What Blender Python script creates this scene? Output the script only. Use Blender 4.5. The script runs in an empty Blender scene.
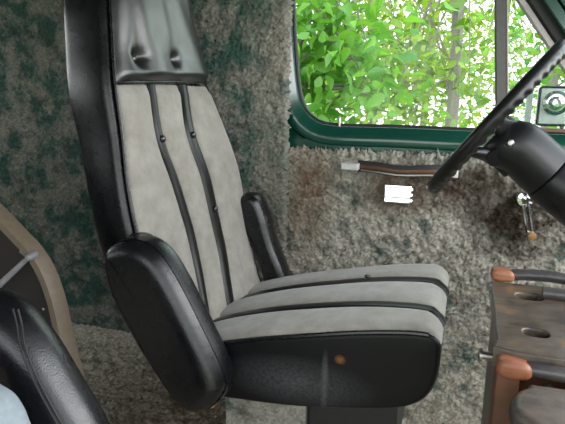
import bpy, math, random
import numpy as np
from mathutils import Vector
random.seed(7); rng = np.random.default_rng(7)
scene = bpy.context.scene
COL = scene.collection
PI = math.pi
V3 = np.array

# ------------------------------------------------------------------ camera
FPX = 554.0
YAW, PITCH, ROLL = math.radians(18), math.radians(11.4), math.radians(1.0)
CAM = V3([0, 0, .80])
FW = V3([-math.sin(YAW)*math.cos(PITCH), math.cos(YAW)*math.cos(PITCH), -math.sin(PITCH)])
RT = V3([math.cos(YAW), math.sin(YAW), 0.])
UP = np.cross(RT, FW)
RT = RT*math.cos(ROLL) + UP*math.sin(ROLL)
UP = np.cross(RT, FW)

def ray(px, py): return FW + RT*(px-282.5)/FPX + UP*(212-py)/FPX
def at(px, py, Y):
    d = ray(px, py); return CAM + d*(Y/d[1])
def xz(pts, Y):
    return [(float(p[0]), float(p[2])) for p in (at(a, b, Y) for a, b in pts)]

cd = bpy.data.cameras.new('camera'); cam = bpy.data.objects.new('camera', cd); COL.objects.link(cam)
cd.sensor_width = 36; cd.lens = FPX/565*36; cd.clip_start = .02; cd.clip_end = 200
from mathutils import Matrix
cam.matrix_world = Matrix(((RT[0], UP[0], -FW[0], CAM[0]), (RT[1], UP[1], -FW[1], CAM[1]), (RT[2], UP[2], -FW[2], CAM[2]), (0, 0, 0, 1)))
scene.camera = cam

# ------------------------------------------------------------------ materials
class Mat:
    def __init__(s, name):
        s.m = bpy.data.materials.new(name); s.m.use_nodes = True
        s.t = s.m.node_tree; s.b = s.t.nodes['Principled BSDF']; s.o = s.t.nodes['Material Output']
    def n(s, typ, **kw):
        nd = s.t.nodes.new(typ)
        for k, v in kw.items():
            if k[0] == '_': setattr(nd, k[1:], v)
            else: nd.inputs[k.replace('__', ' ')].default_value = v
        return nd
    def l(s, a, b): s.t.links.new(a, b)
    def pos(s): return s.n('ShaderNodeNewGeometry').outputs['Position']
    def noise(s, scale, detail=3, rough=.55, stretch=None, offset=None):
        src = s.pos()
        if stretch or offset:
            mp = s.n('ShaderNodeMapping'); s.l(src, mp.inputs[0]); src = mp.outputs[0]
            if stretch: mp.inputs['Scale'].default_value = stretch
            if offset: mp.inputs['Location'].default_value = offset
        nd = s.n('ShaderNodeTexNoise', Scale=scale, Detail=detail, Roughness=rough); s.l(src, nd.inputs['Vector'])
        return nd.outputs['Fac']
    def ramp(s, fac, stops):
        r = s.n('ShaderNodeValToRGB'); s.l(fac, r.inputs[0]); e = r.color_ramp.elements
        while len(e) < len(stops): e.new(.5)
        for k, (p, c) in zip(e, stops):
            k.position = p; k.color = (*c, 1) if len(c) == 3 else c
        return r.outputs['Color']
    def mix(s, fac, a, b, mode='MIX'):
        m = s.n('ShaderNodeMix', _data_type='RGBA', _blend_type=mode)
        for sock, v in ((m.inputs[0], fac), (m.inputs[6], a), (m.inputs[7], b)):
            if hasattr(v, 'is_output'): s.l(v, sock)
            else: sock.default_value = v if not isinstance(v, tuple) else (*v, 1)
        return m.outputs[2]
    def math(s, op, a, b=0., clamp=False):
        m = s.n('ShaderNodeMath', _operation=op, _use_clamp=clamp)
        for i, v in enumerate((a, b)):
            if hasattr(v, 'is_output'): s.l(v, m.inputs[i])
            else: m.inputs[i].default_value = v
        return m.outputs[0]
    def spot(s, c, r, soft=.5):
        """1 inside an ellipsoid around c with radii r, fading out"""
        v = s.n('ShaderNodeVectorMath', _operation='SUBTRACT'); s.l(s.pos(), v.inputs[0]); v.inputs[1].default_value = c
        d = s.n('ShaderNodeVectorMath', _operation='DIVIDE'); s.l(v.outputs[0], d.inputs[0]); d.inputs[1].default_value = r
        ln = s.n('ShaderNodeVectorMath', _operation='LENGTH'); s.l(d.outputs[0], ln.inputs[0])
        m = s.n('ShaderNodeMapRange'); s.l(ln.outputs['Value'], m.inputs[0])
        for k, x in zip(range(1, 5), (1-soft, 1+soft, 1, 0)): m.inputs[k].default_value = x
        return m.outputs[0]
    def bump(s, h, strength=.3, dist=.002):
        b = s.n('ShaderNodeBump', Strength=strength, Distance=dist); s.l(h, b.inputs['Height']); s.l(b.outputs[0], s.b.inputs['Normal'])
    def set(s, **kw):
        for k, v in kw.items():
            i = s.b.inputs[k.replace('__', ' ')]
            if hasattr(v, 'is_output'): s.l(v, i)
            else: i.default_value = (*v, 1) if isinstance(v, tuple) and len(v) == 3 else v
        return s

def simple(name, col, rough=.5, metal=0, grain=None, spec=.5, bump=.2, var=.25):
    m = Mat(name); m.set(Roughness=rough, Metallic=metal, Specular__IOR__Level=spec)
    f = m.noise(grain or 60)
    c = m.mix(f, tuple(x*(1-var) for x in col), tuple(min(1, x*(1+var)) for x in col))
    m.set(Base__Color=c)
    if bump: m.bump(m.noise((grain or 60)*4), bump, .001)
    return m.m

def vinyl(name, base=(.004, .004, .0055), rough=.27, scuffs=(), bump=.12, spec=.5):
    m = Mat(name)
    c = m.mix(m.noise(18), tuple(b*.75 for b in base), tuple(b*1.35 for b in base))
    for (cc, rr, col, soft) in scuffs:
        k = m.math('MULTIPLY', m.spot(cc, rr, soft), m.noise(160, 2))
        c = m.mix(m.math('MULTIPLY', k, 1.6, True), c, col)
    m.set(Base__Color=c, Roughness=m.n('ShaderNodeMapRange').outputs[0], Specular__IOR__Level=spec)
    mr = m.b.inputs['Roughness'].links[0].from_node
    m.l(m.noise(30), mr.inputs[0]); mr.inputs[3].default_value = rough-.08; mr.inputs[4].default_value = rough+.1
    h = m.n('ShaderNodeTexVoronoi', Scale=420.); m.l(m.pos(), h.inputs['Vector'])
    hh = m.math('ADD', h.outputs['Distance'], m.math('MULTIPLY', m.noise(45, 4), 2.2))
    m.bump(hh, bump, .0016)
    return m.m

def carpet_mat(name, light=(.25, .235, .20), green=(.030, .075, .062), green_amt=.5, brown=(), dark=(.05, .05, .042)):
    m = Mat(name)
    mott = m.noise(11, 5, .62)
    c = m.mix(m.noise(38, 3, .6), tuple(x*.72 for x in light), tuple(min(1, x*1.22) for x in light))
    gm = m.n('ShaderNodeMapRange'); m.l(mott, gm.inputs[0])
    gm.inputs[1].default_value = .60-.22*green_amt; gm.inputs[2].default_value = .74-.22*green_amt
    c = m.mix(m.math('MULTIPLY', gm.outputs[0], .9), c, green)
    dk = m.n('ShaderNodeMapRange'); m.l(m.noise(16, 4, .6, offset=(3, 7, 1)), dk.inputs[0])
    dk.inputs[1].default_value = .52; dk.inputs[2].default_value = .70
    c = m.mix(m.math('MULTIPLY', dk.outputs[0], .7), c, dark)
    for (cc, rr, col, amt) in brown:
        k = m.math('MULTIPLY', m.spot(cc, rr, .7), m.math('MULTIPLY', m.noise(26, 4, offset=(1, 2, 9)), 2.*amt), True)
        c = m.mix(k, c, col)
    wn = m.n('ShaderNodeTexWhiteNoise'); sn = m.n('ShaderNodeVectorMath', _operation='SNAP')
    m.l(m.pos(), sn.inputs[0]); sn.inputs[1].default_value = (.006, .006, .006); m.l(sn.outputs[0], wn.inputs['Vector'])
    hv = m.n('ShaderNodeHueSaturation'); m.l(c, hv.inputs['Color'])
    m.l(m.math('ADD', m.math('MULTIPLY', wn.outputs['Value'], .5), .75), hv.inputs['Value'])
    m.set(Base__Color=hv.outputs[0], Roughness=.95, Specular__IOR__Level=.1)
    return m.m

def fabric_mat():
    m = Mat('grey_velour')
    c = m.ramp(m.noise(22, 5, .65), [(.3, (.205, .197, .183)), (.7, (.345, .332, .308))])
    c = m.mix(m.math('MULTIPLY', m.noise(9, 4, .65, offset=(5, 1, 2)), .55), c, (.24, .205, .165))
    m.set(Base__Color=c, Roughness=.9, Specular__IOR__Level=.15, Sheen__Weight=.25, Sheen__Roughness=.5)
    m.bump(m.noise(260, 3), .35, .0015)
    return m.m

def paint_mat(name, col, rough=.22):
    m = Mat(name)
    m.set(Base__Color=m.mix(m.noise(30), tuple(x*.8 for x in col), tuple(x*1.2 for x in col)), Roughness=rough, Coat__Weight=.5, Coat__Roughness=.1)
    m.bump(m.noise(60), .06, .001)
    return m.m

def wood_mat(name, stops, scale=9, rough=.5, stretch=(1, 1, 1)):
    m = Mat(name)
    f = m.noise(scale, 5, .62, stretch=stretch)
    g = m.noise(40, 3, stretch=(.25, 3, 3))
    c = m.ramp(f, stops)
    c = m.mix(m.math('MULTIPLY', g, .5), c, tuple(x*.45 for x in stops[0][1]))
    m.set(Base__Color=c, Roughness=rough); m.bump(g, .35, .002)
    return m.m

M = {}
M['vinyl'] = vinyl('black_vinyl')
M['vinyl_side'] = vinyl('black_vinyl_worn', (.005, .005, .006), .40, spec=.2, scuffs=(
    ((-.222, 1.11, .247), (.009, .08, .008), (.20, .085, .03), .6),
    ((-.255, 1.11, .185), (.006, .08, .050), (.10, .10, .10), .7),
    ((-.32, 1.11, .175), (.10, .08, .035), (.06, .06, .065), .9)))
M['vinyl_dull'] = vinyl('black_vinyl_stripe', (.005, .005, .005), .33, spec=.3)
M['vinyl_head'] = vinyl('black_vinyl_soft', (.008, .008, .009), .31, bump=.22, spec=1.)
M['fabric'] = fabric_mat()
M['pale_fabric'] = simple('pale_fabric', (.25, .29, .32), .9, grain=90, spec=.15)
M['carpet_wall'] = carpet_mat('shag_carpet_wall', light=(.215, .212, .182), green=(.030, .085, .068), green_amt=.72, dark=(.06, .065, .055), brown=(
    ((-.57, 1.8, .36), (.11, .3, .30), (.17, .155, .13), .75),
    ((-.60, 1.8, .98), (.08, .3, .34), (.28, .26, .22), .5)))
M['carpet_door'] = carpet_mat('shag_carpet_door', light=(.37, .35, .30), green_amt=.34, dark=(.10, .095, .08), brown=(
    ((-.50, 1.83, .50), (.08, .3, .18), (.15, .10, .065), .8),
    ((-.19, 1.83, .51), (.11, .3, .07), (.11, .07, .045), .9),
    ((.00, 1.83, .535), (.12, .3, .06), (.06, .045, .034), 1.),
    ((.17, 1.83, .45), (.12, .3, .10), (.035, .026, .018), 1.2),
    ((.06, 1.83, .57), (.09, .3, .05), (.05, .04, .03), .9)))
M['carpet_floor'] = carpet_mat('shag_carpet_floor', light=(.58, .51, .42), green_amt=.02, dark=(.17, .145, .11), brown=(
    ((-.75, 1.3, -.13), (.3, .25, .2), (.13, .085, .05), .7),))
M['carpet_pedestal'] = carpet_mat('shag_carpet_pedestal', light=(.30, .28, .25), green_amt=.15)
M['green'] = paint_mat('green_paint', (.005, .052, .036))
M['green_dark'] = paint_mat('dark_green_paint', (.006, .045, .030), .3)
M['rubber'] = simple('black_rubber', (.012, .012, .012), .6)
M['gasket'] = simple('grey_gasket', (.42, .37, .37), .6)
M['post'] = simple('vent_post_metal', (.09, .085, .08), .45, .2)
M['chrome'] = simple('chrome', (.80, .80, .82), .12, 1, bump=.05, var=.08)
M['plate'] = simple('polished_plate', (.92, .93, .90), .10, 1, bump=.04, var=.05)
M['white_paint'] = simple('white_metal', (.75, .78, .76), .4)
M['steel'] = simple('dull_steel', (.38, .36, .35), .35, 1)
M['bolt'] = simple('bolt_metal', (.27, .27, .28), .3, .35)
M['satin'] = simple('satin_metal', (.55, .54, .54), .4, .3)
M['amber'] = simple('brown_plastic', (.24, .13, .05), .35)
M['brown_strip'] = simple('brown_strip', (.10, .042, .02), .4)
M['wheel'] = simple('black_plastic', (.006, .006, .006), .34, bump=.1, spec=.35)
M['column'] = simple('black_column_plastic', (.005, .005, .006), .33, bump=.12, spec=.35)
M['tan'] = simple('tan_trim', (.12, .092, .064), .6)
M['dark_panel'] = simple('dark_panel', (.018, .014, .013), .7)
M['deck'] = wood_mat('worn_dark_wood', [(.32, (.028, .022, .020)), (.45, (.075, .052, .034)), (.55, (.085, .07, .056)), (.66, (.16, .09, .035))], 20, .36)
M['rail'] = wood_mat('stained_rail_wood', [(.35, (.030, .026, .027)), (.6, (.075, .065, .062)), (.75, (.10, .08, .07))], 16, .33)
M['pad'] = wood_mat('worn_brown_board', [(.35, (.05, .04, .036)), (.55, (.12, .095, .08)), (.7, (.15, .11, .085))], 18, .4)
M['bare'] = wood_mat('bare_orange_wood', [(.3, (.17, .055, .025)), (.6, (.29, .105, .05)), (.8, (.38, .18, .10))], 22, .45)
M['red_wood'] = wood_mat('red_brown_wood', [(.3, (.045, .017, .009)), (.6, (.11, .038, .017)), (.8, (.16, .065, .03))], 14, .45)
M['bark'] = wood_mat('bark', [(.3, (.22, .18, .16)), (.6, (.34, .29, .26)), (.8, (.42, .37, .33))], 30, .9, (1, 1, .2))
M['ground'] = simple('grass_ground', (.10, .17, .05), .95, grain=3)
M['roof'] = simple('headliner', (.12, .12, .11), .9)
M['paint_out'] = paint_mat('body_paint', (.01, .07, .05))

def leaf_mat(name, a, b):
    m = Mat(name); t = m.t
    at_ = m.n('ShaderNodeAttribute', _attribute_name='tint')
    c = m.ramp(at_.outputs['Fac'], [(0, a), (1, b)])
    d = m.n('ShaderNodeBsdfDiffuse'); tr = m.n('ShaderNodeBsdfTranslucent'); gl = m.n('ShaderNodeBsdfGlossy', Roughness=.4)
    m.l(c, d.inputs['Color']); m.l(m.mix(1., c, (1., 1.05, .62), 'MULTIPLY'), tr.inputs['Color'])
    mx = m.n('ShaderNodeMixShader', Fac=.5); m.l(d.outputs[0], mx.inputs[1]); m.l(tr.outputs[0], mx.inputs[2])
    m2 = m.n('ShaderNodeMixShader', Fac=.05); m.l(mx.outputs[0], m2.inputs[1]); m.l(gl.outputs[0], m2.inputs[2])
    m.l(m2.outputs[0], m.o.inputs['Surface'])
    return m.m
M['leaf'] = leaf_mat('leaf_near', (.085, .26, .028), (.27, .52, .08))
M['leaf_mid'] = leaf_mat('leaf_mid', (.10, .20, .02), (.34, .46, .06))
M['leaf_far'] = leaf_mat('leaf_far', (.15, .26, .03), (.42, .55, .12))

def glass_mat():
    m = Mat('window_glass'); tr = m.n('ShaderNodeBsdfTransparent'); gl = m.n('ShaderNodeBsdfGlossy', Roughness=.02)
    tr.inputs[0].default_value = (.93, .97, .94, 1)
    fr = m.n('ShaderNodeFresnel', IOR=1.16); mx = m.n('ShaderNodeMixShader')
    m.l(fr.outputs[0], mx.inputs[0]); m.l(tr.outputs[0], mx.inputs[1]); m.l(gl.outputs[0], mx.inputs[2]); m.l(mx.outputs[0], m.o.inputs['Surface'])
    return m.m
M['glass'] = glass_mat()

# ------------------------------------------------------------------ mesh helpers
class MB:
    def __init__(s): s.v = []; s.f = []
    def add(s, v, f):
        b = len(s.v); s.v += [tuple(map(float, p)) for p in v]; s.f += [tuple(i+b for i in q) for q in f]; return s
    def grid(s, P, closed_u=False, closed_v=False, flip=False):
        P = np.asarray(P); a, b = P.shape[:2]; f = []
        for i in range(a if closed_u else a-1):
            for j in range(b if closed_v else b-1):
                q = (i*b+j, ((i+1) % a)*b+j, ((i+1) % a)*b+(j+1) % b, i*b+(j+1) % b)
                f.append(q[::-1] if flip else q)
        return s.add(P.reshape(-1, 3), f)
    def loft(s, loops, caps=True):
        P = np.asarray(loops); b = len(s.v); s.grid(P, closed_v=True)
        n = P.shape[1]
        if caps:
            s.f.append(tuple(b+i for i in range(n))); k = b+(P.shape[0]-1)*n; s.f.append(tuple(k+i for i in reversed(range(n))))
        return s
    def tube(s, pts, r, n=8, closed=False):
        pts = [V3(p, float) for p in pts]; m = len(pts); loops = []; prev = None
        rr = r if hasattr(r, '__len__') else [r]*m
        for i, p in enumerate(pts):
            t = (pts[(i+1) % m]-pts[i-1]) if closed else pts[min(i+1, m-1)]-pts[max(i-1, 0)]
            t = t/(np.linalg.norm(t)+1e-12)
            if prev is None:
                a = V3([0, 0, 1.]) if abs(t[2]) < .9 else V3([1., 0, 0])
            else: a = prev
            u = a - t*(a@t); u /= np.linalg.norm(u)+1e-12; prev = u; w = np.cross(t, u)
            loops.append([p+rr[i]*(u*math.cos(2*PI*k/n)+w*math.sin(2*PI*k/n)) for k in range(n)])
        if closed: return s.grid(loops, closed_u=True, closed_v=True)
        return s.loft(loops)
    def box(s, lo, hi):
        (a, b, c), (d, e, f) = lo, hi
        return s.add([(a,b,c),(d,b,c),(d,e,c),(a,e,c),(a,b,f),(d,b,f),(d,e,f),(a,e,f)],
                     [(0,3,2,1),(4,5,6,7),(0,1,5,4),(1,2,6,5),(2,3,7,6),(3,0,4,7)])
    def ball(s, c, r, n=14, m=8):
        r = r if hasattr(r, '__len__') else (r, r, r)
        L = [[(c[0]+r[0]*math.sin(a)*math.cos(2*PI*k/n), c[1]+r[1]*math.sin(a)*math.sin(2*PI*k/n), c[2]+r[2]*math.cos(a)) for k in range(n)] for a in np.linspace(.02, PI-.02, m)]
        return s.loft(L)
    def lathe(s, o, d, prof, n=28):
        """prof: (distance along d, radius)"""
        d = V3(d, float); d /= np.linalg.norm(d); a = V3([0, 1., 0]) if abs(d[1]) < .9 else V3([1., 0, 0])
        u = np.cross(d, a); u /= np.linalg.norm(u); w = np.cross(d, u); o = V3(o, float)
        return s.loft([[o+d*q+max(r, 1e-4)*(u*math.cos(2*PI*k/n)+w*math.sin(2*PI*k/n)) for k in range(n)] for q, r in prof])

def obj(name, mb, mat, parent=None, smooth=True, bevel=0, angle=40):
    me = bpy.data.meshes.new(name)
    off = V3([0, 0, 0.])
    p = parent
    while p is not None: off = off + V3(p.location); p = p.parent
    me.from_pydata([tuple(V3(v)-off) for v in mb.v], [], mb.f); me.update()
    import bmesh
    bm = bmesh.new(); bm.from_mesh(me); bmesh.ops.recalc_face_normals(bm, faces=bm.faces); bm.to_mesh(me); bm.free()
    me.materials.append(mat)
    if smooth:
        me.polygons.foreach_set('use_smooth', [True]*len(me.polygons)); me.set_sharp_from_angle(angle=math.radians(angle))
    o = bpy.data.objects.new(name, me); COL.objects.link(o)
    if parent is not None: o.parent = parent
    if bevel:
        b = o.modifiers.new('bevel', 'BEVEL'); b.width = bevel; b.segments = 3; b.limit_method = 'ANGLE'; b.angle_limit = math.radians(35)
    return o

def tag(o, label=None, cat=None, group=None, kind=None):
    for k, v in (('label', label), ('category', cat), ('group', group), ('kind', kind)):
        if v: o[k] = v
    return o
def thing(name, label, cat, loc, group=None):
    o = bpy.data.objects.new(name, None); o.empty_display_size = .05; COL.objects.link(o); o.location = loc
    return tag(o, label, cat, group)
def struct(name, mb, mat, parent=None, **kw):
    o = obj(name, mb, mat, parent, **kw)
    if parent is None: o['kind'] = 'structure'
    return o

def spline(pts, n, closed=False):
    P = np.array(pts, float); m = len(P)
    if closed: Q = np.vstack([P[-1], P, P[0], P[1]])
    else: Q = np.vstack([2*P[0]-P[1], P, 2*P[-1]-P[-2]])
    segs = m if closed else m-1; out = []
    seg = [np.linalg.norm(Q[i+2]-Q[i+1]) for i in range(segs)]; cum = np.concatenate([[0], np.cumsum(seg)])
    ts = np.linspace(0, cum[-1], n, endpoint=not closed)
    for t in ts:
        i = min(int(np.searchsorted(cum, t, 'right'))-1, segs-1); u = (t-cum[i])/(seg[i]+1e-12)
        a, b, c, d = Q[i:i+4]
        out.append(.5*((2*b)+(-a+c)*u+(2*a-5*b+4*c-d)*u*u+(-a+3*b-3*c+d)*u**3))
    return np.array(out)

def inset(P, d):
    """move a closed 2-D outline inwards by d"""
    P = np.asarray(P, float); A = .5*np.sum(P[:, 0]*np.roll(P[:, 1], -1)-np.roll(P[:, 0], -1)*P[:, 1]); s = 1 if A > 0 else -1
    t = np.roll(P, -1, 0)-np.roll(P, 1, 0); t /= np.linalg.norm(t, axis=1)[:, None]+1e-12
    return P + s*d*np.stack([-t[:, 1], t[:, 0]], 1)

def pillow(mb, outline, a0, a1, r, axis='y', k=6, bulge=0., shift=(0, 0)):
    """solid with the given outline (in the other two axes), sides at a0..a1, edges rounded by r"""
    mid = (a0+a1)/2; loops = []
    ang = list(np.linspace(0, PI/2, k))
    spec = [(r*(1-math.sin(t)), a0+r*(1-math.cos(t))) for t in ang]
    spec += [(-bulge*.7, a0+(a1-a0)*.3), (-bulge, mid), (-bulge*.7, a0+(a1-a0)*.7)] if bulge else []
    spec += [(r*(1-math.sin(t)), a1-r*(1-math.cos(t))) for t in reversed(ang)]
    for d, y in spec:
        q = inset(outline, d)+V3(shift)*max(0., (mid-y)/(mid-a0))**1.3
        loops.append([(p[0], y, p[1]) if axis == 'y' else ((p[0], p[1], y) if axis == 'z' else (y, p[0], p[1])) for p in q])
    L0, L1 = np.array(loops[0]), np.array(loops[-1]); c0_, c1_ = L0.mean(0), L1.mean(0)
    loops = [list(c0_+(L0-c0_)*q) for q in (.06, .4, .75)]+loops+[list(c1_+(L1-c1_)*q) for q in (.75, .4, .06)]
    return mb.loft(loops)

# ------------------------------------------------------------------ carpet: a dense tufted pile surface
def carpet(name, mat, o, du, dv, lu, lv, nrm, step=.0048, pile=.008, clump=.008, curl=(), parent=None, kind='structure'):
    """pile surface: origin o, unit vectors du, dv, sizes lu, lv, pile direction nrm; curl: edges that roll back"""
    o, du, dv, nrm = (V3(x, float) for x in (o, du, dv, nrm))
    nu, nv = int(lu/step)+1, int(lv/step)+1
    u, w = np.meshgrid(np.linspace(0, lu, nu), np.linspace(0, lv, nv), indexing='ij')
    h = rng.random((nu, nv))**1.3*pile
    c = rng.random((nu//4+2, nv//4+2))
    ii = np.linspace(0, c.shape[0]-1.01, nu); jj = np.linspace(0, c.shape[1]-1.01, nv)
    i0 = ii.astype(int); j0 = jj.astype(int); fi = (ii-i0)[:, None]; fj = (jj-j0)[None]
    cc = c[i0][:, j0]*(1-fi)*(1-fj)+c[i0+1][:, j0]*fi*(1-fj)+c[i0][:, j0+1]*(1-fi)*fj+c[i0+1][:, j0+1]*fi*fj
    h = h + cc*clump
    uj = u + rng.normal(0, step*.45, u.shape); wj = w + rng.normal(0, step*.45, u.shape)
    R = .018
    for e in curl:
        dist = {'u0': u, 'u1': lu-u, 'v0': w, 'v1': lv-w}[e]
        k = np.clip(1-dist/R, 0, 1); h = h - R*(1-np.sqrt(np.clip(1-k*k, 0, 1)))
        g = np.where(dist < step*2.5, rng.normal(0, .004, u.shape), 0)
        if e[0] == 'u': uj = uj+g
        else: wj = wj+g
    P = o + uj[..., None]*du + wj[..., None]*dv + h[..., None]*nrm
    off = V3(parent.location) if parent is not None else 0
    me = bpy.data.meshes.new(name); n = nu*nv
    me.vertices.add(n); me.vertices.foreach_set('co', (P-off).reshape(-1).astype(np.float32))
    a = (np.arange(nu-1)[:, None]*nv+np.arange(nv-1)[None]).reshape(-1)
    q = np.stack([a, a+nv, a+nv+1, a+1], 1)
    if np.cross(du, dv)@nrm < 0: q = q[:, ::-1]
    me.loops.add(q.size); me.loops.foreach_set('vertex_index', q.reshape(-1).astype(np.int32))
    me.polygons.add(len(q)); me.polygons.foreach_set('loop_start', (np.arange(len(q))*4).astype(np.int32))
    me.update(calc_edges=True); me.validate()
    me.polygons.foreach_set('use_smooth', [True]*len(q)); me.materials.append(mat)
    ob = bpy.data.objects.new(name, me); COL.objects.link(ob)
    if parent is not None: ob.parent = parent
    elif kind: ob['kind'] = kind
    return ob

FL = -.13           # cabin floor behind and under the seat
FOOT = -.43         # footwell
WY = 1.80           # carpeted wall behind the door
DY = 1.83           # carpeted door panel
XJ = -.569          # where the wall carpet ends and the door begins
carpet('wall_left', M['carpet_wall'], (-2.5, WY, FL), (1, 0, 0), (0, 0, 1), XJ+2.5, 1.42, (0, -1, 0), curl=('u1',))
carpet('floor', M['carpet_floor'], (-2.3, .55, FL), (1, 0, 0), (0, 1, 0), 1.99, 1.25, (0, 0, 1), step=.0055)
# ------------------------------------------------------------------ the van shell
struct('trim_1', MB().box((-.315, .30, FOOT), (-.30, 1.86, FL)), M['carpet_floor'])                    # riser to the footwell
struct('floor_1', MB().box((-.315, -1.0, FOOT-.03), (1.5, 1.86, FOOT)), M['carpet_floor'])
struct('floor_2', MB().box((-2.6, -1.0, FL-.06), (-.315, 1.86, FL-.012)), M['carpet_floor'])
struct('ceiling', MB().box((-2.6, -.95, 1.34), (.55, 1.95, 1.38)), M['roof'])
struct('wall_back', MB().box((-2.62, -.95, FL), (-2.56, 1.9, .85)), M['roof'])
struct('wall_right', MB().box((-2.6, -.97, FL), (-1.0, -.93, 1.36)), M['roof'])
struct('trim_2', MB().box((-2.6, WY+.015, FL-.05), (XJ-.03, WY+.09, 1.36)), M['green_dark'])           # body side behind the carpet
struct('wall_front', MB().box((1.22, -.95, FOOT), (1.28, 1.9, .62)), M['dark_panel'])                  # firewall under the windscreen

# ------------------------------------------------------------------ driver's door with its window
YG = 1.885
inner_px = [(289, -70), (291, 0), (293, 45), (297, 88), (302, 106), (310, 117), (330, 125.5), (400, 128), (480, 131.5), (560, 134.5), (596, 135), (603, 130), (602, 122), (565, 66), (521, 0), (474, -70)]
inner = np.array(xz(inner_px, 1.87))
idx = inner.tolist()
inner = np.array(spline(idx, 120, closed=True))
outer = inset(inner, -.072)
door = bpy.data.objects.new('door_1', None); COL.objects.link(door); door.location = (0, 1.86, 0); door['kind'] = 'structure'
def ring(mb, specs):
    return mb.grid([[(p[0], y, p[1]) for p in inset(inner, -d)] for d, y in specs], closed_v=True)
obj('window_frame', ring(MB(), [(-.002, 1.895), (-.002, 1.872), (.004, 1.862), (.016, 1.858), (.022, 1.852), (.030, 1.846), (.056, 1.846), (.064, 1.85), (.072, 1.862), (.075, 1.905)]), M['green'], door, angle=60)
obj('weatherstrip', ring(MB(), [(-.010, 1.893), (-.010, 1.878), (-.006, 1.874), (-.001, 1.874), (-.001, 1.893)]), M['rubber'], door)
# grey gasket and black channel along the slanting front edge of the window
def strip(pts_px, w, y0, y1, mat, name, parent, Y=1.86, side=1):
    P = spline(xz(pts_px, Y), 24); t = np.gradient(P, axis=0); t /= np.linalg.norm(t, axis=1)[:, None]
    N = np.stack([-t[:, 1], t[:, 0]], 1)*side; L = []
    for p, n in zip(P, N):
        q = p+n*w; L.append([(p[0], y0, p[1]), (p[0]+n[0]*w*.1, y0-.004, p[1]+n[1]*w*.1), (q[0]-n[0]*w*.1, y0-.004, q[1]-n[1]*w*.1), (q[0], y0, q[1]), (q[0], y1, q[1]), (p[0], y1, p[1])])
    return obj(name, MB().loft(L), mat, parent)
strip([(470, -70), (517, 0), (561, 66), (597, 120)], .018, 1.852, 1.89, M['gasket'], 'gasket', door, side=1)
strip([(479, -70), (526, 0), (570, 66), (606, 120)], .045, 1.842, 1.856, M['rubber'], 'door_seal', door, side=1)
# glass panes: the sliding pane and the small vent pane in front of the post
def poly(mb, pts, y0, y1):
    n = len(pts); return mb.add([(p[0], y0, p[1]) for p in pts]+[(p[0], y1, p[1]) for p in pts], [tuple(range(n)), tuple(range(2*n-1, n-1, -1))]+[(i, (i+1) % n, n+(i+1) % n, n+i) for i in range(n)])
xp = at(501, 60, 1.885)[0]
main = [p for p in inset(inner, -.003) if p[0] < xp]; vent = [p for p in inset(inner, -.003) if p[0] >= xp]
obj('glass_pane', poly(MB(), main, 1.884, 1.888), M['glass'], door, smooth=False)
obj('vent_pane', poly(MB(), vent, 1.884, 1.888), M['glass'], door, smooth=False)
a, b = at(501, -40, 1.87), at(502, 133, 1.87)
hw = .0185
def post(lo, hi, w, y0, y1):
    L = []
    for p in (lo, hi):
        L.append([(p[0]-w, y1, p[2]), (p[0]-w, y0+.004, p[2]), (p[0]-w+.004, y0, p[2]), (p[0]+w-.004, y0, p[2]), (p[0]+w, y0+.004, p[2]), (p[0]+w, y1, p[2])])
    return MB().loft(L)
vp = obj('vent_post', post(a, b, hw, 1.862, 1.90), M['post'], door, angle=20)
a2, b2 = at(507, -40, 1.862), at(508, 133, 1.862)
obj('post_edge', post(a2, b2, .003, 1.859, 1.868), M['gasket'], vp)
# lock button on the sill
lp = at(339, 123, 1.862)
mbk = MB().lathe((lp[0], 1.868, lp[2]-.012), (0, 0, 1), [(0, .005), (.028, .005), (.034, .0035), (.036, .001)], 12)
obj('lock_button', mbk, M['steel'], door)
# carpeted inner panel of the door
panel_top = .643
carpet('carpet_panel', M['carpet_door'], (XJ-.03, DY, FOOT), (1, 0, 0), (0, 0, 1), 1.18, panel_top-FOOT, (0, -1, 0), curl=('v1',), parent=door, clump=.010)
obj('corner_skin', MB().box((XJ-.04, 1.868, .60), (-.495, 1.90, .705)), M['green'], door, smooth=False)
obj('door_skin', MB().box((XJ-.06, DY+.02, FOOT-.05), (.75, DY+.07, .672)), M['green'], door, smooth=False)
sill = at(400, 127, 1.87)
# pull strap with chrome ends
sp = [at(352, 165, 1.80), at(375, 167.5, 1.785), at(400, 171, 1.78), at(428, 171, 1.785), at(451, 171.5, 1.80)]
S = spline(sp, 30)
def bar(P, h, d, mb=None, dz=0):
    mb = mb or MB(); L = []
    for p in P:
        z = p[2]+dz
        L.append([(p[0], p[1]-d, z-h*.7), (p[0], p[1]-d, z+h*.7), (p[0], p[1]-d*.6, z+h), (p[0], p[1]+d, z+h), (p[0], p[1]+d, z-h), (p[0], p[1]-d*.6, z-h)])
    return mb.loft(L)
ph = obj('pull_handle', bar(S[2:-1], .0175, .007), M['rubber'], door)
obj('inlay', bar(S[3:-1], .0062, .002, dz=-.001), M['brown_strip'], ph)
for o in (ph.children): 
    o.data.transform(Matrix.Translation((0, -.0072, 0)))
ed = obj('lower_edge', bar(S[3:-3], .003, .0022, dz=-.0125), M['steel'], ph); ed.data.transform(Matrix.Translation((0, -.0068, 0)))
for q, w in ((at(352, 165.5, 1.80), .028), (at(455, 173, 1.80), .010)):
    obj('end_plate', MB().box((q[0]-w, 1.758, q[2]-.011), (q[0]+w, 1.822, q[2]+.011)), M['satin'], ph, bevel=.003)
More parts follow.
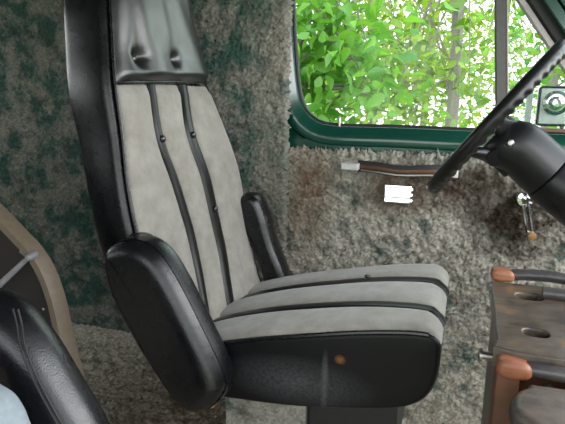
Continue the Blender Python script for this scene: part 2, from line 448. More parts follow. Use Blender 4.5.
# polished recess plate of the inside door latch
q = at(398.5, 194, 1.80)
lt = MB()
pl = obj('latch_plate', lt.box((q[0]-.046, 1.796, q[2]-.030), (q[0]+.040, 1.824, q[2]+.030)), M['plate'], door, bevel=.004)
pl2 = MB()
for k in range(3): pl2.box((q[0]+.036, 1.797, q[2]-.024+k*.018), (q[0]+.045, 1.81, q[2]-.015+k*.018))
pl2o = obj('latch_tab', pl2, M['plate'], pl, bevel=.001)
for o_ in (pl, pl2o): o_.data.transform(Matrix.Translation((q[0], 1.80-1.86, q[2])) @ Matrix.Rotation(math.radians(-9.5), 4, 'X') @ Matrix.Translation((-q[0], 1.86-1.80, -q[2])))
obj('latch_lip', MB().box((q[0]-.044, 1.788, q[2]-.013), (q[0]+.036, 1.797, q[2]-.008)), M['white_paint'], pl, bevel=.001)
# window crank
c0 = at(525, 199, 1.80); c1 = at(531, 235, 1.775)
cr = obj('window_crank', MB().lathe((c0[0], 1.825, c0[2]), (0, -1, 0), [(0, .026), (.03, .026), (.036, .022), (.038, .012), (.046, .011), (.047, .001)], 24), M['chrome'], door)
d = V3([c1[0]-c0[0], 0, c1[2]-c0[2]]); L = np.linalg.norm(d); d /= L; s = V3([-d[2], 0, d[0]])
mb = MB()
for sgn in (-1, 1):      # the arm has a long slot, so it is two bars joined at the ends
    mb.tube([V3([c0[0], 1.778, c0[2]])+d*(L*t)+s*sgn*.008*(1 if .1 < t < .95 else .6) for t in (.12, .3, .6, .9, 1.)], .0056, 8)
obj('crank_arm', mb, M['chrome'], cr)
obj('crank_knob', MB().lathe((c1[0], 1.79, c1[2]), (0, -1, 0), [(0, .008), (.012, .012), (.03, .0135), (.038, .011), (.041, .002)], 18), M['amber'], cr)
# sill board / gutter and pillar at the front of the door
sb = MB(); A = at(538, 130, 1.85)
sb.box((A[0], 1.838, A[2]-.004), (A[0]+.35, 1.85, A[2]+.006)); obj('sill_strip', sb, M['brown_strip'], door)
o = strip([(494, -70), (541, 0), (585, 66), (640, 148)], .030, 1.815, 1.90, M['green'], 'trim_3', None, Y=1.84, side=1); o['kind'] = 'structure'
o = strip([(512, -70), (559, 0), (603, 66), (655, 148)], .14, 1.805, 1.88, M['green_dark'], 'trim_4', None, Y=1.82, side=1); o['kind'] = 'structure'

# ------------------------------------------------------------------ seats
def stripe_profile(y, ys, half):
    """0 in the channels, 1 in the middle of the pads between"""
    e = [ys[0]-(ys[1]-ys[0])*1.0] + list(ys) + [ys[-1]+(ys[1]-ys[0])*1.0]
    return e

def make_driver_seat():
    root = thing('driver_seat', 'high backed bucket seat in black vinyl with grey velour panels and black stripes', 'seat', (-.42, 1.36, FL))
    # ---- backrest: near and far front edges (x, y, z), bottom to top, and thickness
    near = spline([(-.575, 1.105, .13), (-.640, 1.10, .26), (-.690, 1.095, .38), (-.722, 1.095, .50), (-.744, 1.102, .60), (-.762, 1.115, .72), (-.777, 1.12, .83), (-.790, 1.135, .93), (-.800, 1.15, 1.03), (-.812, 1.18, 1.11), (-.826, 1.24, 1.165), (-.838, 1.32, 1.18)], 56)
    far = spline([(-.555, 1.60, .13), (-.610, 1.61, .26), (-.640, 1.622, .38), (-.664, 1.628, .50), (-.685, 1.626, .60), (-.728, 1.615, .72), (-.772, 1.60, .83), (-.790, 1.565, .93), (-.802, 1.525, 1.03), (-.812, 1.515, 1.11), (-.826, 1.46, 1.165), (-.838, 1.38, 1.18)], 56)
    mid = (near+far)/2; tan = np.gradient(mid, axis=0); tan /= np.linalg.norm(tan, axis=1)[:, None]
    W = far-near; wd = W/np.linalg.norm(W, axis=1)[:, None]
    nr = np.cross(wd, tan); nr /= np.linalg.norm(nr, axis=1)[:, None]
    if nr[10][0] < 0: nr = -nr
    vs = np.linspace(0, 1, 56)
    th = np.interp(vs, [0, .3, .6, .85, .95, 1], [.10, .145, .160, .150, .125, .08])
    loops = []; n = 56
    for i in range(56):
        hw_ = np.linalg.norm(W[i])/2; c = mid[i]-nr[i]*th[i]/2; lp_ = []
        for k in range(n):
            a = 2*PI*k/n; ca, sa = math.cos(a), math.sin(a); e = 2/6.
            x = hw_*abs(ca)**e*(1 if ca > 0 else -1); y = th[i]/2*abs(sa)**e*(1 if sa > 0 else -1)
            if y < 0: x *= 1-.04*min(1, abs(y)/(th[i]/2))*.7
            lp_.append(c+wd[i]*x+nr[i]*y)
        loops.append(lp_)
    back = obj('backrest', MB().loft(loops), M['vinyl'], root, angle=70)
    def F(u, v, off=0.):
        i = v*55; a = int(min(max(i, 0), 54)); t = i-a
        p = (near[a]*(1-t)+near[a+1]*t); q = (far[a]*(1-t)+far[a+1]*t); m = nr[a]*(1-t)+nr[a+1]*t
        return p+(q-p)*u+m*off
    vz = lambda z: float(np.interp(z, near[:, 2], vs))
    v_head = vz(.835); v_base = vz(.16)
    # stripes: place across the width along the height
    VV = np.linspace(v_base, v_head, 40); uu = np.linspace(.1, .95, 120)
    def solve(line):
        ly = [p[1] for p in line]; lx = [p[0] for p in line]; r_ = []
        for v in VV:
            pp = [project(F(u, v, .008)) for u in uu]
            r_.append(uu[int(np.argmin([abs(x-np.interp(y, ly, lx)) for x, y in pp]))])
        return np.convolve(np.pad(r_, 2, 'edge'), np.ones(5)/5, 'valid')
    U0 = solve([(151, 78), (157, 128), (160, 143), (175, 180), (193, 240), (205, 303), (211, 340)])
    U1 = solve([(183, 78), (188, 128), (193, 142), (206, 178), (213, 210), (222, 250), (229, 293), (234, 330)])
    def su(v): 
        t = (v-v_base)/(v_head-v_base)
        return (float(np.interp(v, VV, U0)), float(np.interp(v, VV, U1)))
    def pad(u, cuts, edge, hs=(.026, .044)):
        es = [(edge, cuts[0]-hs[0]), (cuts[0]+hs[0], cuts[1]-hs[1]), (cuts[1]+hs[1], 1-edge)]
        for a, b in es:
            if a <= u <= b:
                q = abs(2*(u-a)/(b-a)-1); return max(0., 1-q**5)**.6
        return 0.
    nu, nv = 150, 60
    G = [[None]*nu for _ in range(nv)]
    for j in range(nv):
        t = j/(nv-1); v = v_base+(v_head-v_base)*t; cu = su(v)
        for i in range(nu):
            u = .012+.976*i/(nu-1)
            h = .001+.017*pad(u, cu, .012)
            if t > .96: h *= max(.15, (1-t)/.04)
            G[j][i] = F(u, v, h)
    obj('back_panel', MB().grid(G), M['fabric'], root, angle=80)
    btn = [[139], [133, 208]]
    for k in range(2):
        P = []
        for j in range(60):
            v = v_base+(v_head-v_base)*j/59; u = su(v)[k]; row = []
            for s_ in np.linspace(-1, 1, 7):
                row.append(F(u+s_*(.034, .053)[k], v, .0115+.003*math.cos(s_*PI/2)-.012*s_**6))
            P.append(row)
        st = obj('back_stripe', MB().grid(P), M['vinyl_dull'], root, angle=80)
        for z in btn[k]:
            v = min(VV, key=lambda q: abs(project(F(su(q)[k], q, .012))[1]-z)); c = F(su(v)[k], v, .017)
            obj('button', MB().ball(c, (.0075, .0095, .0095)), M['vinyl_head'], st)
    # headrest cover: pillowy vinyl with two tufted buttons
    hb = [(.30, vz(.905)), (.60, vz(.90))]
    bw = []
    for (px, py) in ((140, 57), (172, 60)):
        best = min(((u, v) for u in np.linspace(.05, .95, 91) for v in np.linspace(v_head, .93, 60)), key=lambda uv: sum((a_-b_)**2 for a_, b_ in zip(project(F(uv[0], uv[1], .03)), (px, py))))
        bw.append(best)
    H = []
    nu, nv = 70, 60
    for j in range(nv):
        t = j/(nv-1); v0_ = v_head-.006; row = []
        for i in range(nu):
            u = .0+i/(nu-1)
            v = v0_+.014*u+(0.995-v0_-.014*u)*t; e = abs(2*u-1); rim = max(0., 1-e**4)**.6
            low = min(1, t/.05)**.5; top = max(0., min(1, (1-t)/.10))**.6
            h = .004+.046*rim*low*top
            p0 = F(u, v)
            for kb, (bu, bv) in enumerate(bw):
                q0 = F(bu, bv); dd = p0-q0; d2 = dd@dd
                h -= .020*math.exp(-d2/.016**2)+.010*math.exp(-d2/.05**2)
                # a soft crease runs up from each button
                if v > bv: h -= (.010, .003)[kb]*math.exp(-((u-bu+.3*(v-bv))/.05)**2)*math.exp(-(v-bv)/.12)
            h += .0012*math.sin(u*23+v*31)*rim
            row.append(F(u, v, h))
        H.append(row)
    hd = obj('headrest_cover', MB().grid(H), M['vinyl_head'], root, angle=80)
    for bu, bv in bw:
        obj('button', MB().ball(F(bu, bv, .013), (.007, .009, .009)), M['vinyl_head'], hd)
    obj('headrest_seam', MB().tube([F(u, v_head-.004+.014*u, .008+.010*(1-abs(2*u-1)**7)) for u in np.linspace(.0, 1., 40)], .0042), M['vinyl'], root)
    for e in (0., 1.):
        obj('back_piping', MB().tube([F(.008 if e == 0 else .992, v, .003) for v in np.linspace(v_base, .97, 60)], .0045, 7), M['vinyl'], root)
    # ---- cushion
    top = [(-.66, .190), (-.60, .208), (-.522, .235), (-.42, .263), (-.315, .287), (-.20, .312), (-.11, .327), (-.062, .332), (-.037, .331), (-.022, .323), (-.014, .312)]
    low = [(-.013, .275), (-.016, .24), (-.027, .205), (-.055, .172), (-.12, .146), (-.31, .113), (-.48, .100), (-.60, .095), (-.66, .105)]
    out = np.array(spline([*top, *low], 110, closed=True))
    cb = obj('cushion', pillow(MB(), out, 1.108, 1.61, .012, bulge=.0), M['vinyl_side'], root, angle=70)
    T = spline(top, 60); tt = np.gradient(T, axis=0); tt /= np.linalg.norm(tt, axis=1)[:, None]; NN = np.stack([-tt[:, 1], tt[:, 0]], 1)
    ys = (1.275, 1.45)
    def cz(j, y, off): 
        return (T[j][0]+NN[j][0]*off, y, T[j][1]+NN[j][1]*off)
    y0, y1 = 1.116, 1.604
    def ysj(k, j): return ys[k]-(.010+.035*(j/59)**3 if k == 0 else .004)
    G = []
    for j in range(60):
        row = []
        sw = .010*max(0, (j/59-.55)/.45)       # the stripes draw together a little at the front
        for i in range(160):
            u = i/159; y = y0+(y1-y0)*u; e = abs(2*u-1)
            cuts = [(ysj(0, j)-y0)/(y1-y0), (ysj(1, j)-y0)/(y1-y0)]
            h = .001+.017*pad(u, cuts, 0., (.043, .050))+.010*(1-e**2)*math.sin(PI*min(1, j/59*1.02))
            if j > 55: h *= max(.1, (59-j)/4)
            row.append(cz(j, y, h))
        G.append(row)
    obj('seat_panel', MB().grid(G), M['fabric'], root, angle=80)
    for k in range(2):
        G = []
        for j in range(60):
            u = (ysj(k, j)-y0)/(y1-y0); e = abs(2*u-1)
            b_ = .010*(1-e**2)*math.sin(PI*min(1, j/59*1.02))
            G.append([cz(j, ysj(k, j)+s_*(.025, .029)[k], b_+(.0115-.010*s_**6)*(1 if j < 57 else .6)) for s_ in np.linspace(-1, 1, 7)])
        st = obj('seat_stripe', MB().grid(G), M['vinyl_dull'], root, angle=80)
        if k == 1: obj('button', MB().ball(cz(40, ys[k], .026), (.008, .008, .005)), M['vinyl_head'], st)
    obj('seat_piping', MB().tube([cz(j, 1.110, .000) for j in range(0, 60)][:57], .005, 7), M['vinyl'], root)
    # ---- pedestal
    carp = MB().box((-.530, 1.19, FL-.01), (-.318, 1.50, .108))
    obj('pedestal', carp, M['carpet_pedestal'], root, smooth=False)
    obj('under_seat_shade', MB().box((-.316, 1.20, -.03), (-.10, 1.50, .112)), M['rubber'], root, smooth=False, bevel=.006)  # black block added to stand for the shade under the cushion
    obj('slide_lever', MB().tube([(-.60, 1.10, -.045), (-.57, 1.12, -.035), (-.535, 1.16, -.03), (-.53, 1.2, -.03)], .007), M['chrome'], root)
    obj('rust_spot', MB().lathe((-.52, 1.10, .093), (0, -1, 0), [(0, .008), (.02, .008), (.023, .005), (.024, .001)], 14), M['amber'], root)  # small added stud standing in for an orange rust spot
    arm(root, [(117, 252), (119, 275), (129, 300), (154, 345), (182, 387), (200, 403), (216, 401), (230, 385), (229, 368), (209, 325), (184, 276), (165, 248), (145, 237), (122, 241)], 1.06, 1.008, 1.105, .031, 1.100, shift=(-.014, -.009))
    obj('armrest_cap', MB().ball(at(141, 239, 1.10), (.034, .03, .016)), M['vinyl_head'], root)
    arm(root, [(237, 208), (240, 198), (249, 194), (259, 198), (266, 215), (274, 243), (288, 280), (300, 330), (292, 342), (280, 335), (267, 288), (260, 262), (248, 238), (239, 222)], 1.60, 1.572, 1.66, .022, 1.652)
    return root

def project(p):
    d_ = V3(p)-CAM; z = d_@FW; return (282.5+FPX*(d_@RT)/z, 212-FPX*(d_@UP)/z)

def arm(root, px, Y, y0, y1, r, yp, seam=True, shift=(0, 0), bulge=.003):
    out = np.array(spline(xz(px, Y), 110, closed=True))
    ar = obj('armrest', pillow(MB(), out, y0, y1, r, bulge=bulge, shift=shift), M['vinyl'], root, angle=80)
    if seam: obj('armrest_piping', MB().tube([(p[0], yp-.004, p[1]) for p in inset(out, .020)], .0042, 7, closed=True), M['vinyl'], ar)
    return ar

seat = make_driver_seat()

# ------------------------------------------------------------------ passenger seat corner, lower left
ps = thing('passenger_seat', 'black armrest and pale grey corner of the nearer seat, lower left', 'seat', (-.55, .45, FL))
ar = arm(ps, [(-60, 305), (-25, 288), (0, 290), (25, 306), (50, 337), (75, 378), (105, 430), (150, 520), (120, 560), (75, 530), (30, 450), (-5, 395), (-45, 350)], .60, .545, .64, .044, .63, seam=False, bulge=0.)
for dx in (0, 5):
    st = spline([at(a+dx, b, .5448) for a, b in ((13, 309), (17, 325), (20, 345), (31, 375), (50, 412), (75, 455))], 40)
    obj('stitching', MB().tube(st, .0014, 6), M['rubber'], ar)
mb = MB(); pillow(mb, spline(xz([(-70, 378), (-30, 386), (-8, 397), (4, 410), (14, 430), (26, 470), (26, 530), (-70, 530)], .46), 60, closed=True), .40, .50, .03)
obj('seat_panel', mb, M['pale_fabric'], ps, angle=80)

obj('seat_base', MB().box((-.78, .18, FL-.008), (-.50, .58, .26)), M['vinyl'], ps, smooth=False, bevel=.03)
# ------------------------------------------------------------------ tan edged curved panel behind the armrest
pan = thing('curved_panel', 'tan edged curved panel with dark hollow inside, behind the lower left armrest', 'panel', (-.9, .95, FL))
oc = xz([(-60, 150), (-25, 188), (0, 213), (20, 234), (34, 249), (47, 270), (58, 300), (67, 340), (79, 385), (96, 440), (125, 520)], .95)
Pn = spline(oc, 50); t = np.gradient(Pn, axis=0); t /= np.linalg.norm(t, axis=1)[:, None]; N = np.stack([t[:, 1], -t[:, 0]], 1)
if N[20][0] > 0: N = -N
L = []
for p, n in zip(Pn, N):
    a = p+n*.004; q = p+n*.017; r_ = p+n*.021
    L.append([(p[0], .975, p[1]), (p[0], .945, p[1]), (a[0], .936, a[1]), (q[0], .934, q[1]), (r_[0], .942, r_[1]), (r_[0], .975, r_[1])])
obj('rim', MB().loft(L), M['tan'], pan, angle=50)
L = [[(p[0], .962, p[1]), (p[0]-.36, .962, p[1]+.02), (p[0]-.36, .97, p[1]+.02), (p[0], .97, p[1])] for p in (Pn+N*.012)]
obj('back_sheet', MB().loft(L), M['dark_panel'], pan, angle=50)
k0, k1 = at(30, 256, .93), at(-8, 292, .90)
hg = obj('hinge_arm', MB().tube([k0, k0*.6+k1*.4, k1, k1+(k1-k0)*.6], [.005, .0062, .0075, .0075]), M['bolt'], pan)
obj('hinge_pin', MB().lathe((k0[0], .945, k0[2]), (.2, -1, 0), [(0, .009), (.02, .009), (.03, .006), (.031, .001)], 12), M['bolt'], hg)
obj('hinge_bracket', MB().tube([at(22, 250, .945), at(30, 256, .945), at(34, 262, .945)], .0075), M['bolt'], hg)
obj('rivet', MB().ball(at(44, 309, .945), .004), M['steel'], pan)

# ------------------------------------------------------------------ steering wheel and column
wc = V3([.059, 1.35, .763]); R = .198
e1 = V3([.61, 0, .79]); e1 /= np.linalg.norm(e1)
tc = CAM-wc; e2 = tc-e1*(tc@e1); e2 /= np.linalg.norm(e2)
nw = np.cross(e1, e2); nw = nw if nw[0] < 0 else -nw           # towards the driver
ti = math.radians(.6); e2 = e2*math.cos(ti)+nw*math.sin(ti); nw = np.cross(e1, e2); nw = nw if nw[0] < 0 else -nw
sw = thing('steering_wheel', 'black steering wheel with knobbly finger grips, seen nearly edge on', 'steering wheel', tuple(wc))
def rim_ring(r_of):
    P = []
    for k in range(260):
        a = 2*PI*k/260; c = wc+R*(e1*math.cos(a)+e2*math.sin(a)); rad = e1*math.cos(a)+e2*math.sin(a); row = []
        for m_ in range(14):
            b = 2*PI*m_/14; rr = r_of(a, b); row.append(c+rr*(rad*math.cos(b)+nw*math.sin(b)))
        P.append(row)
    return P
def rr(a, b):
    g = max(0., -math.sin(b)-.45)*1.8                  # finger grips on the side away from the driver
    return .0154+.0026*g*math.sin(a*50)+.0012*g
obj('rim', MB().grid(rim_ring(rr), closed_u=True, closed_v=True), M['wheel'], sw, angle=80)
hb = wc-nw*.03
obj('hub', MB().lathe(hb-nw*.02, nw, [(0, .02), (.004, .028), (.02, .030), (.038, .028), (.045, .02), (.046, .001)]), M['wheel'], sw)
for a in (PI/2, -PI/2):
    dr = e1*math.cos(a)+e2*math.sin(a); wd_ = np.cross(nw, dr)
    L = []
    for t, w_, zz in ((.02, .024, -.03), (.08, .020, -.022), (.15, .017, -.010), (.194, .020, -.002)):
        c = wc+dr*t+nw*zz
        L.append([c+wd_*w_*math.cos(q)+nw*.007*math.sin(q) for q in np.linspace(0, 2*PI, 12, endpoint=False)])
    obj('spoke', MB().loft(L), M['wheel'], sw)
colm = thing('steering_column', 'black steering column shroud sloping down to the right behind the wheel', 'steering column', tuple(wc-nw*.3))
ax = V3([.79, 0, -.61]); ax /= np.linalg.norm(ax); up_ = V3([.61, 0, .79]); up_ /= np.linalg.norm(up_); sd = V3([0, 1., 0])
secs = [(.016, .004, -.06), (.018, .010, -.076), (.024, .018, -.083), (.040, .034, -.083), (.06, .045, -.079), (.085, .050, -.072), (.112, .049, -.072), (.140, .047, -.075), (.165, .046, -.0755)]
sec2 = [(.168, .0465, -.077), (.172, .049, -.079), (.24, .050, -.079), (.30, .0505, -.079)]
sec3 = [(.304, .049, -.077), (.308, .0505, -.079), (.44, .052, -.08), (.62, .052, -.08)]
def shroud(ss):
    L = []
    for s_, a_, b_ in ss:
        c = wc+ax*s_+up_*(a_+b_)/2; r_ = (a_-b_)/2
        L.append([c+r_*(up_*math.cos(q)+sd*math.sin(q)) for q in np.linspace(0, 2*PI, 40, endpoint=False)])
    return MB().loft(L)
obj('upper_shroud', shroud(secs), M['column'], colm, angle=50)
obj('middle_sleeve', shroud(sec2), M['column'], colm, angle=50)
obj('lower_sleeve', shroud(sec3), M['column'], colm, angle=50)
sc_ = at(510, 143, 1.29)
obj('screw', MB().lathe(sc_, (0, -1, .1), [(0, .009), (.008, .0085), (.012, .005), (.0125, .001)], 16), M['steel'], colm)
lv = wc+ax*.055-up_*.04
obj('signal_lever', MB().tube([at(502, 154, 1.34), at(485, 153.5, 1.31), at(468, 151, 1.29), at(464, 150, 1.285)], [.018, .016, .011, .004], 12), M['column'], colm)
obj('lever_collar', MB().tube([lv+sd*-.05-up_*.018, lv-ax*.02-up_*.012, lv+ax*.05-up_*.022], [.02, .024, .018], 14), M['column'], colm)

# ------------------------------------------------------------------ wooden console, lower right
X0 = .066
mc = thing('wooden_console', 'worn dark wooden console box with two slots and rounded grip rails', 'console', (.30, .88, .14))
def plan_board(name, outline, holes, z0, z1, mat, parent, tilt=0, yref=0, bev=.004):
    cu = bpy.data.curves.new(name, 'CURVE'); cu.dimensions = '2D'; cu.fill_mode = 'BOTH'; cu.extrude = (z1-z0)/2-bev; cu.bevel_depth = bev; cu.bevel_resolution = 2; cu.offset = -bev
    for ln in [outline]+holes:
        s_ = cu.splines.new('POLY'); s_.points.add(len(ln)-1); s_.use_cyclic_u = True
        for p, c in zip(s_.points, ln): p.co = (c[0], c[1], 0, 1)
    tmp = bpy.data.objects.new('tmp', cu); COL.objects.link(tmp)
    dg = bpy.context.evaluated_depsgraph_get(); dg.update()
    me = bpy.data.meshes.new_from_object(tmp.evaluated_get(dg)); bpy.data.objects.remove(tmp); bpy.data.curves.remove(cu)
    mb = MB(); mb.add([(v.co.x, v.co.y, (z0+z1)/2+v.co.z+tilt*(v.co.y-yref)) for v in me.vertices], [tuple(p.vertices) for p in me.polygons])
    bpy.data.meshes.remove(me)
    o = obj(name, mb, mat, parent, angle=40); return o
def oval(cx, cy, a, b, n=28): return [(cx+a*abs(math.cos(t))**.6*(1 if math.cos(t) > 0 else -1), cy+b*math.sin(t)) for t in np.linspace(0, 2*PI, n, endpoint=False)]
TZ = .478
def pz(px, py, Z):
    d_ = ray(px, py); return CAM+d_*((Z-CAM[2])/d_[2])
h1, h2 = pz(524, 298, TZ), pz(532, 330, TZ)
rect = spline([(X0, .80), (X0, .9), (X0, 1.02), (X0+.02, 1.035), (.30, 1.035), (.52, 1.035), (.53, 1.02), (.53, .9), (.53, .78), (.52, .765), (.30, .765), (X0+.015, .765)], 60, closed=True)
plan_board('deck', [tuple(p) for p in rect], [oval(h1[0]+.008, h1[1], .022, .016), oval(h2[0]+.006, h2[1], .018, .014)], TZ-.032, TZ, M['deck'], mc, tilt=.05, yref=.9, bev=.0025)
hf = at(552, 297, .98)
obj('hinge_bar', MB().tube([(h1[0]+.028, h1[1]+.004, TZ+.012), (.30, h1[1]-.004, TZ+.012), (.5, h1[1]-.004, TZ+.012)], .011, 12), M['rail'], mc)
mbw = MB()
mbw.box((X0+.004, .785, .15), (X0+.022, 1.02, TZ-.02)); obj('end_board', mbw, M['deck'], mc, smooth=False, bevel=.003)
obj('front_board', MB().box((X0+.022, .785, .15), (.52, .80, TZ-.03)), M['red_wood'], mc, smooth=False, bevel=.002)
obj('rear_board', MB().box((X0+.022, 1.005, .15), (.52, 1.02, TZ-.02)), M['deck'], mc, smooth=False, bevel=.002)
obj('far_board', MB().box((.50, .80, .15), (.52, 1.005, TZ-.02)), M['deck'], mc, smooth=False, bevel=.002)
obj('corner_post', MB().box((X0-.002, .745, .15), (X0+.028, .785, TZ-.03)), M['red_wood'], mc, smooth=False, bevel=.003)
def rail(y, z, s_, gap):
    # grip rail: the block end is bare orange wood, the bar beyond is dark and arched
    blk = np.array(spline([(X0+(a-.002)*s_, z+b*s_) for a, b in ((0, -.006), (.001, .008), (.008, .0125), (.026, .012), (.041, .008), (.045, -.003), (.038, -.012), (.012, -.0135))], 40, closed=True))
    bar_ = obj('grip_rail', MB().tube(spline([(X0+.034, y, z+.001), (X0+.07, y, z+.004), (X0+.11, y, z+.004), (X0+.16, y, z-.003), (X0+.19, y, z-.018)], 24) if gap else [(X0+.036, y, z), (X0+.12, y, z-.001), (.35, y, z), (.50, y, z)], .0105, 16), M['rail'], mc)
    obj('worn_end', pillow(MB(), blk, y-.016, y+.016, .008), M['bare'], bar_, angle=70)
rail(1.05, .495, .9, True)
rail(.758, .452, 1.0, False)
obj('lower_rail', pillow(MB(), np.array(spline([(X0+.012, .66), (X0+.016, .70), (X0+.035, .725), (.12, .735), (.30, .735), (.5, .735), (.52, .70), (.52, .64), (.5, .615), (.30, .612), (.13, .615), (X0+.03, .63)], 60, closed=True)), .412, .447, .014, axis='z'), M['pad'], mc, angle=70)
obj('support_block', MB().box((X0+.03, .64, .15), (.50, .740, .413)), M['red_wood'], mc, smooth=False, bevel=.003)
pg = at(489, 356, .86)
pb = obj('peg', MB().tube([(X0+.01, .86, pg[2]), (pg[0]-.012, .86, pg[2])], .0065, 12), M['steel'], mc)
obj('peg_head', MB().lathe((pg[0]-.010, .86, pg[2]), (-1, 0, 0), [(0, .011), (.004, .011), (.006, .008), (.0065, .001)], 14), M['steel'], pb)
scr = at(549, 389, .78)
obj('screw', MB().lathe((scr[0], .787, scr[2]), (0, -1, 0), [(0, .006), (.004, .005), (.005, .001)], 12), M['steel'], mc)
ec = tag(obj('engine_cover', MB().box((.07, .50, FOOT), (1.0, 1.08, .15)), M['carpet_floor'], None, smooth=False, bevel=.03), 'low carpeted engine cover under the wooden console', 'engine cover')

# ------------------------------------------------------------------ mirror outside the door
mY = 2.12
sm = thing('side_mirror', 'square silvery side mirror outside the driver window', 'mirror', tuple(at(560, 128, mY)))
def rrect(px0, py0, px1, py1, Y, r):
    (x0, z1), (x1, z0) = xz([(px0, py0), (px1, py1)], Y)
    o_ = []
    for cx, cz_, a0 in ((x1-r, z1-r, 0), (x0+r, z1-r, 90), (x0+r, z0+r, 180), (x1-r, z0+r, 270)):
        for a in np.linspace(a0, a0+90, 7): o_.append((cx+r*math.cos(math.radians(a)), cz_+r*math.sin(math.radians(a))))
    return np.array(o_)
hq = rrect(539, 86, 590, 127, mY, .012)
hs = obj('housing', pillow(MB(), hq, mY-.02, mY+.03, .008), M['white_paint'], sm)
fr_ = MB(); fr_.tube([(p[0], mY-.018, p[1]) for p in inset(hq, .004)], .005, 8, closed=True); obj('mirror_rim', fr_, M['rubber'], sm)
cx, cz_ = hq.mean(0)
mcn = at(555, 103, mY)
obj('swivel_mount', MB().lathe((mcn[0], mY-.018, mcn[2]), (0, -1, 0), [(0, .042), (.006, .041), (.009, .030), (.016, .026), (.022, .014), (.03, .013), (.031, .001)], 28), M['chrome'], sm)
obj('mirror_arm', MB().tube([(cx, mY+.01, cz_-.06), (cx, mY, cz_-.13), (cx+.03, mY-.06, cz_-.19), (cx+.04, 1.93, cz_-.22)], .010, 10), M['chrome'], sm)
b0 = at(530, 87, mY+.02); b1 = at(531, 127, mY+.02)
obj('mirror_bracket', MB().box((b0[0]-.010, mY, b1[2]), (b0[0]+.012, mY+.02, b0[2])), M['white_paint'], sm, bevel=.003)
struct('trim_5', MB().box((-.55, 1.90, FOOT-.1), (.8, 1.945, .66)), M['paint_out'], smooth=False, bevel=.01)     # outer skin of the door

# ------------------------------------------------------------------ trees outside
GZ = -1.0
struct('ground', MB().box((-40, 2.2, GZ-.1), (40, 45, GZ)), M['ground'], smooth=False)
struct('ground_1', MB().box((-40, -30, GZ-.1), (40, 2.2, GZ)), M['ground'], smooth=False)
def leaves(name, centers, size, mat, parent, droop=.5, wid=.40, tint=(0, 1)):
    c = np.asarray(centers); n = len(c)
    sz = size*(.6+.7*rng.random(n))
    az = rng.random(n)*2*PI; pit = -droop*PI/2*rng.random(n)+.25
    d = np.stack([np.cos(az)*np.cos(pit), np.sin(az)*np.cos(pit), np.sin(pit)], 1)
    q = rng.normal(size=(n, 3)); q[:, 2] += .8; s = np.cross(d, q); s /= np.linalg.norm(s, axis=1)[:, None]+1e-9; nn = np.cross(s, d)
    prof = [(0, 0), (.16, .30), (.40, .5), (.66, .38), (.86, .16), (1., 0)]
    V = []
    for (t, w) in prof:
        base = c+d*(sz*t)[:, None]-nn*(sz*.25*t*t)[:, None]
        V.append(base)                                                      # midrib
        if 0 < t < 1:
            for sg in (-1, 1): V.append(base+s*(sg*w*wid*2*sz)[:, None]*.62+nn*(sz*.10*w*2)[:, None])
    V = np.stack(V, 1)            # n, 14, 3  order: 0 | 1 2 3 | 4 5 6 | 7 8 9 | 10 11 12 | 13
    F = [(0, 1, 2), (0, 3, 1)]
    for k in (1, 4, 7): F += [(k, k+3, k+4, k+1), (k, k+2, k+5, k+3)]
    F += [(10, 13, 11), (10, 12, 13)]
    m_ = V.shape[1]; off = V3(parent.location)
    ls = []; st = []; pos = 0
    for f in F: st.append(pos); ls += f; pos += len(f)
    LI = (np.array(ls)[None]+np.arange(n)[:, None]*m_).reshape(-1).astype(np.int32)
    ST = (np.array(st)[None]+np.arange(n)[:, None]*pos).reshape(-1).astype(np.int32)
    me = bpy.data.meshes.new(name); me.vertices.add(n*m_); me.vertices.foreach_set('co', (V-off).reshape(-1).astype(np.float32))
    me.loops.add(len(LI)); me.loops.foreach_set('vertex_index', LI); me.polygons.add(len(ST)); me.polygons.foreach_set('loop_start', ST)
    me.update(calc_edges=True)
    at_ = me.attributes.new('tint', 'FLOAT', 'POINT'); tv = tint[0]+(tint[1]-tint[0])*rng.random(n)
    at_.data.foreach_set('value', np.repeat(tv, m_).astype(np.float32))
    me.polygons.foreach_set('use_smooth', [True]*len(ST)); me.materials.append(mat)
    o = bpy.data.objects.new(name, me); COL.objects.link(o); o.parent = parent
    return o
def tree(name, label, base, top_z, r, branches, nleaf, size, mat, spread, droop=.7, tint=(0, 1)):
    root = thing(name, label, 'tree', (base[0], base[1], GZ), 'trees outside the window')
    b = V3([base[0], base[1], GZ-.05]); t_ = V3([base[0]+base[2], base[1], top_z])
    path = spline([b, b*.66+t_*.34+V3([.03, 0, 0]), b*.33+t_*.67-V3([.04, 0, 0]), t_], 16)
    obj('trunk', MB().tube(path, list(np.linspace(r, r*.55, 16)), 10), M['bark'], root)
    pts = []
    for (s0, e) in branches:
        p0 = path[int(s0*15)]; e = V3(e, float)
        mid_ = (p0+e)/2+V3([0, 0, .12*np.linalg.norm(e-p0)])
        bp = spline([p0, mid_, e], 12)
        obj('branch', MB().tube(bp, list(np.linspace(r*.2, .004, 12)), 6), M['bark'], root)
        pts.append(bp)
    C = []
    while len(C) < nleaf:
        bp = pts[rng.integers(len(pts))]; q = bp[rng.integers(3, 12)]
        C.append(q+rng.normal(0, 1, 3)*spread*V3([1, 1, .75]))
    leaves('foliage', C, size, mat, root, droop, tint=tint)
    return root
def rb(n, Y, x0, x1, y0, y1):
    """branch tips spread over a region of the view at depth Y, give or take"""
    o_ = []
    for _ in range(n):
        yy = Y*(1+.08*(rng.random()-.5)); o_.append((.35+.6*rng.random(), at(x0+(x1-x0)*rng.random(), y0+(y1-y0)*rng.random(), yy)))
    return o_
b0 = at(272, 100, 3.4)
tree('broadleaf_tree', 'nearest tree, its large drooping leaves fill the upper left of the window', (b0[0], b0[1], .05), 2.8, .09, rb(26, 3.3, 285, 385, -30, 100), 1000, .105, M['leaf'], .17, .9)
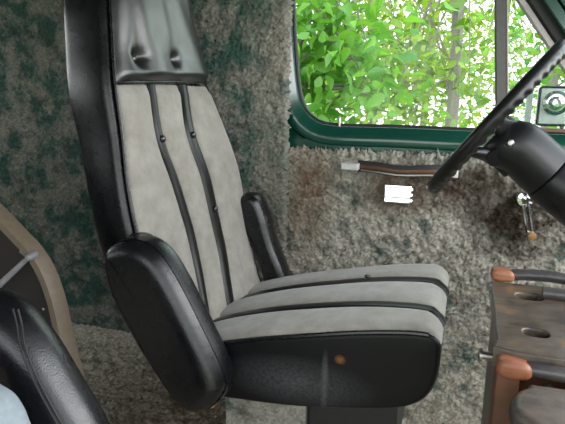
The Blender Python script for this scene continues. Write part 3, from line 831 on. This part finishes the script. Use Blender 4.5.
b0 = at(448, 60, 5.3)
tree('slender_tree', 'slim grey trunk tree in the middle of the window, left of the dark post', (b0[0], b0[1], .12), 4.2, .065, rb(16, 5.2, 390, 480, -30, 130), 600, .11, M['leaf_mid'], .38)
b0 = at(376, 60, 9.0)
tree('leafy_tree', 'yellow green tree low in the window, behind the large leaves', (b0[0], b0[1], -.1), 4., .07, rb(34, 9., 305, 490, 55, 150), 2600, .14, M['leaf_mid'], .5)
b0 = at(545, 60, 7.2)
tree('bushy_tree', 'green tree seen through the small vent pane behind the mirror', (b0[0], b0[1], .2), 4., .08, rb(20, 7.2, 530, 600, -20, 130), 900, .13, M['leaf'], .45)
for k, (px, Y) in enumerate(((330, 12.), (425, 15.), (500, 19.))):
    b0 = at(px, 60, Y)
    tree('distant_tree', ('pale tree far back at the left end of the window', 'pale tree far back in the middle of the window', 'pale tree far back beside the dark window post')[k], (b0[0], b0[1], .2), 6., .10, rb(26, Y, px-60, px+60, 45, 150), 1300, .19, M['leaf_far'], .75)

# ------------------------------------------------------------------ light: an overcast bright sky through the openings, soft sun on the trees
w = bpy.data.worlds.new('sky'); scene.world = w; w.use_nodes = True; t = w.node_tree; bg = t.nodes['Background']
tcn = t.nodes.new('ShaderNodeTexCoord'); sx = t.nodes.new('ShaderNodeSeparateXYZ'); t.links.new(tcn.outputs['Generated'], sx.inputs[0])
rp = t.nodes.new('ShaderNodeValToRGB'); t.links.new(sx.outputs['Z'], rp.inputs[0])
rp.color_ramp.elements[0].position = .0; rp.color_ramp.elements[0].color = (.97, 1, .98, 1)
rp.color_ramp.elements[1].position = .8; rp.color_ramp.elements[1].color = (.80, .92, 1, 1)
t.links.new(rp.outputs[0], bg.inputs[0]); bg.inputs[1].default_value = 3.9
def area(name, loc, aim, sx_, sy_, power, col):
    l = bpy.data.lights.new(name, 'AREA'); l.shape = 'RECTANGLE'; l.size = sx_; l.size_y = sy_; l.energy = power; l.color = col
    o = bpy.data.objects.new(name, l); COL.objects.link(o); o.location = loc
    o.rotation_euler = (Vector(aim)-Vector(loc)).to_track_quat('-Z', 'Y').to_euler(); return o
area('windscreen_daylight', (1.12, .85, 1.12), (-.5, 1.25, .35), 1.9, .55, 26, (1, 1, 1))

vs_ = scene.view_settings; vs_.view_transform = 'Standard'; vs_.look = 'None'; vs_.gamma = 1; vs_.exposure = 0; vs_.use_curve_mapping = False
scene.cycles.max_bounces = 8
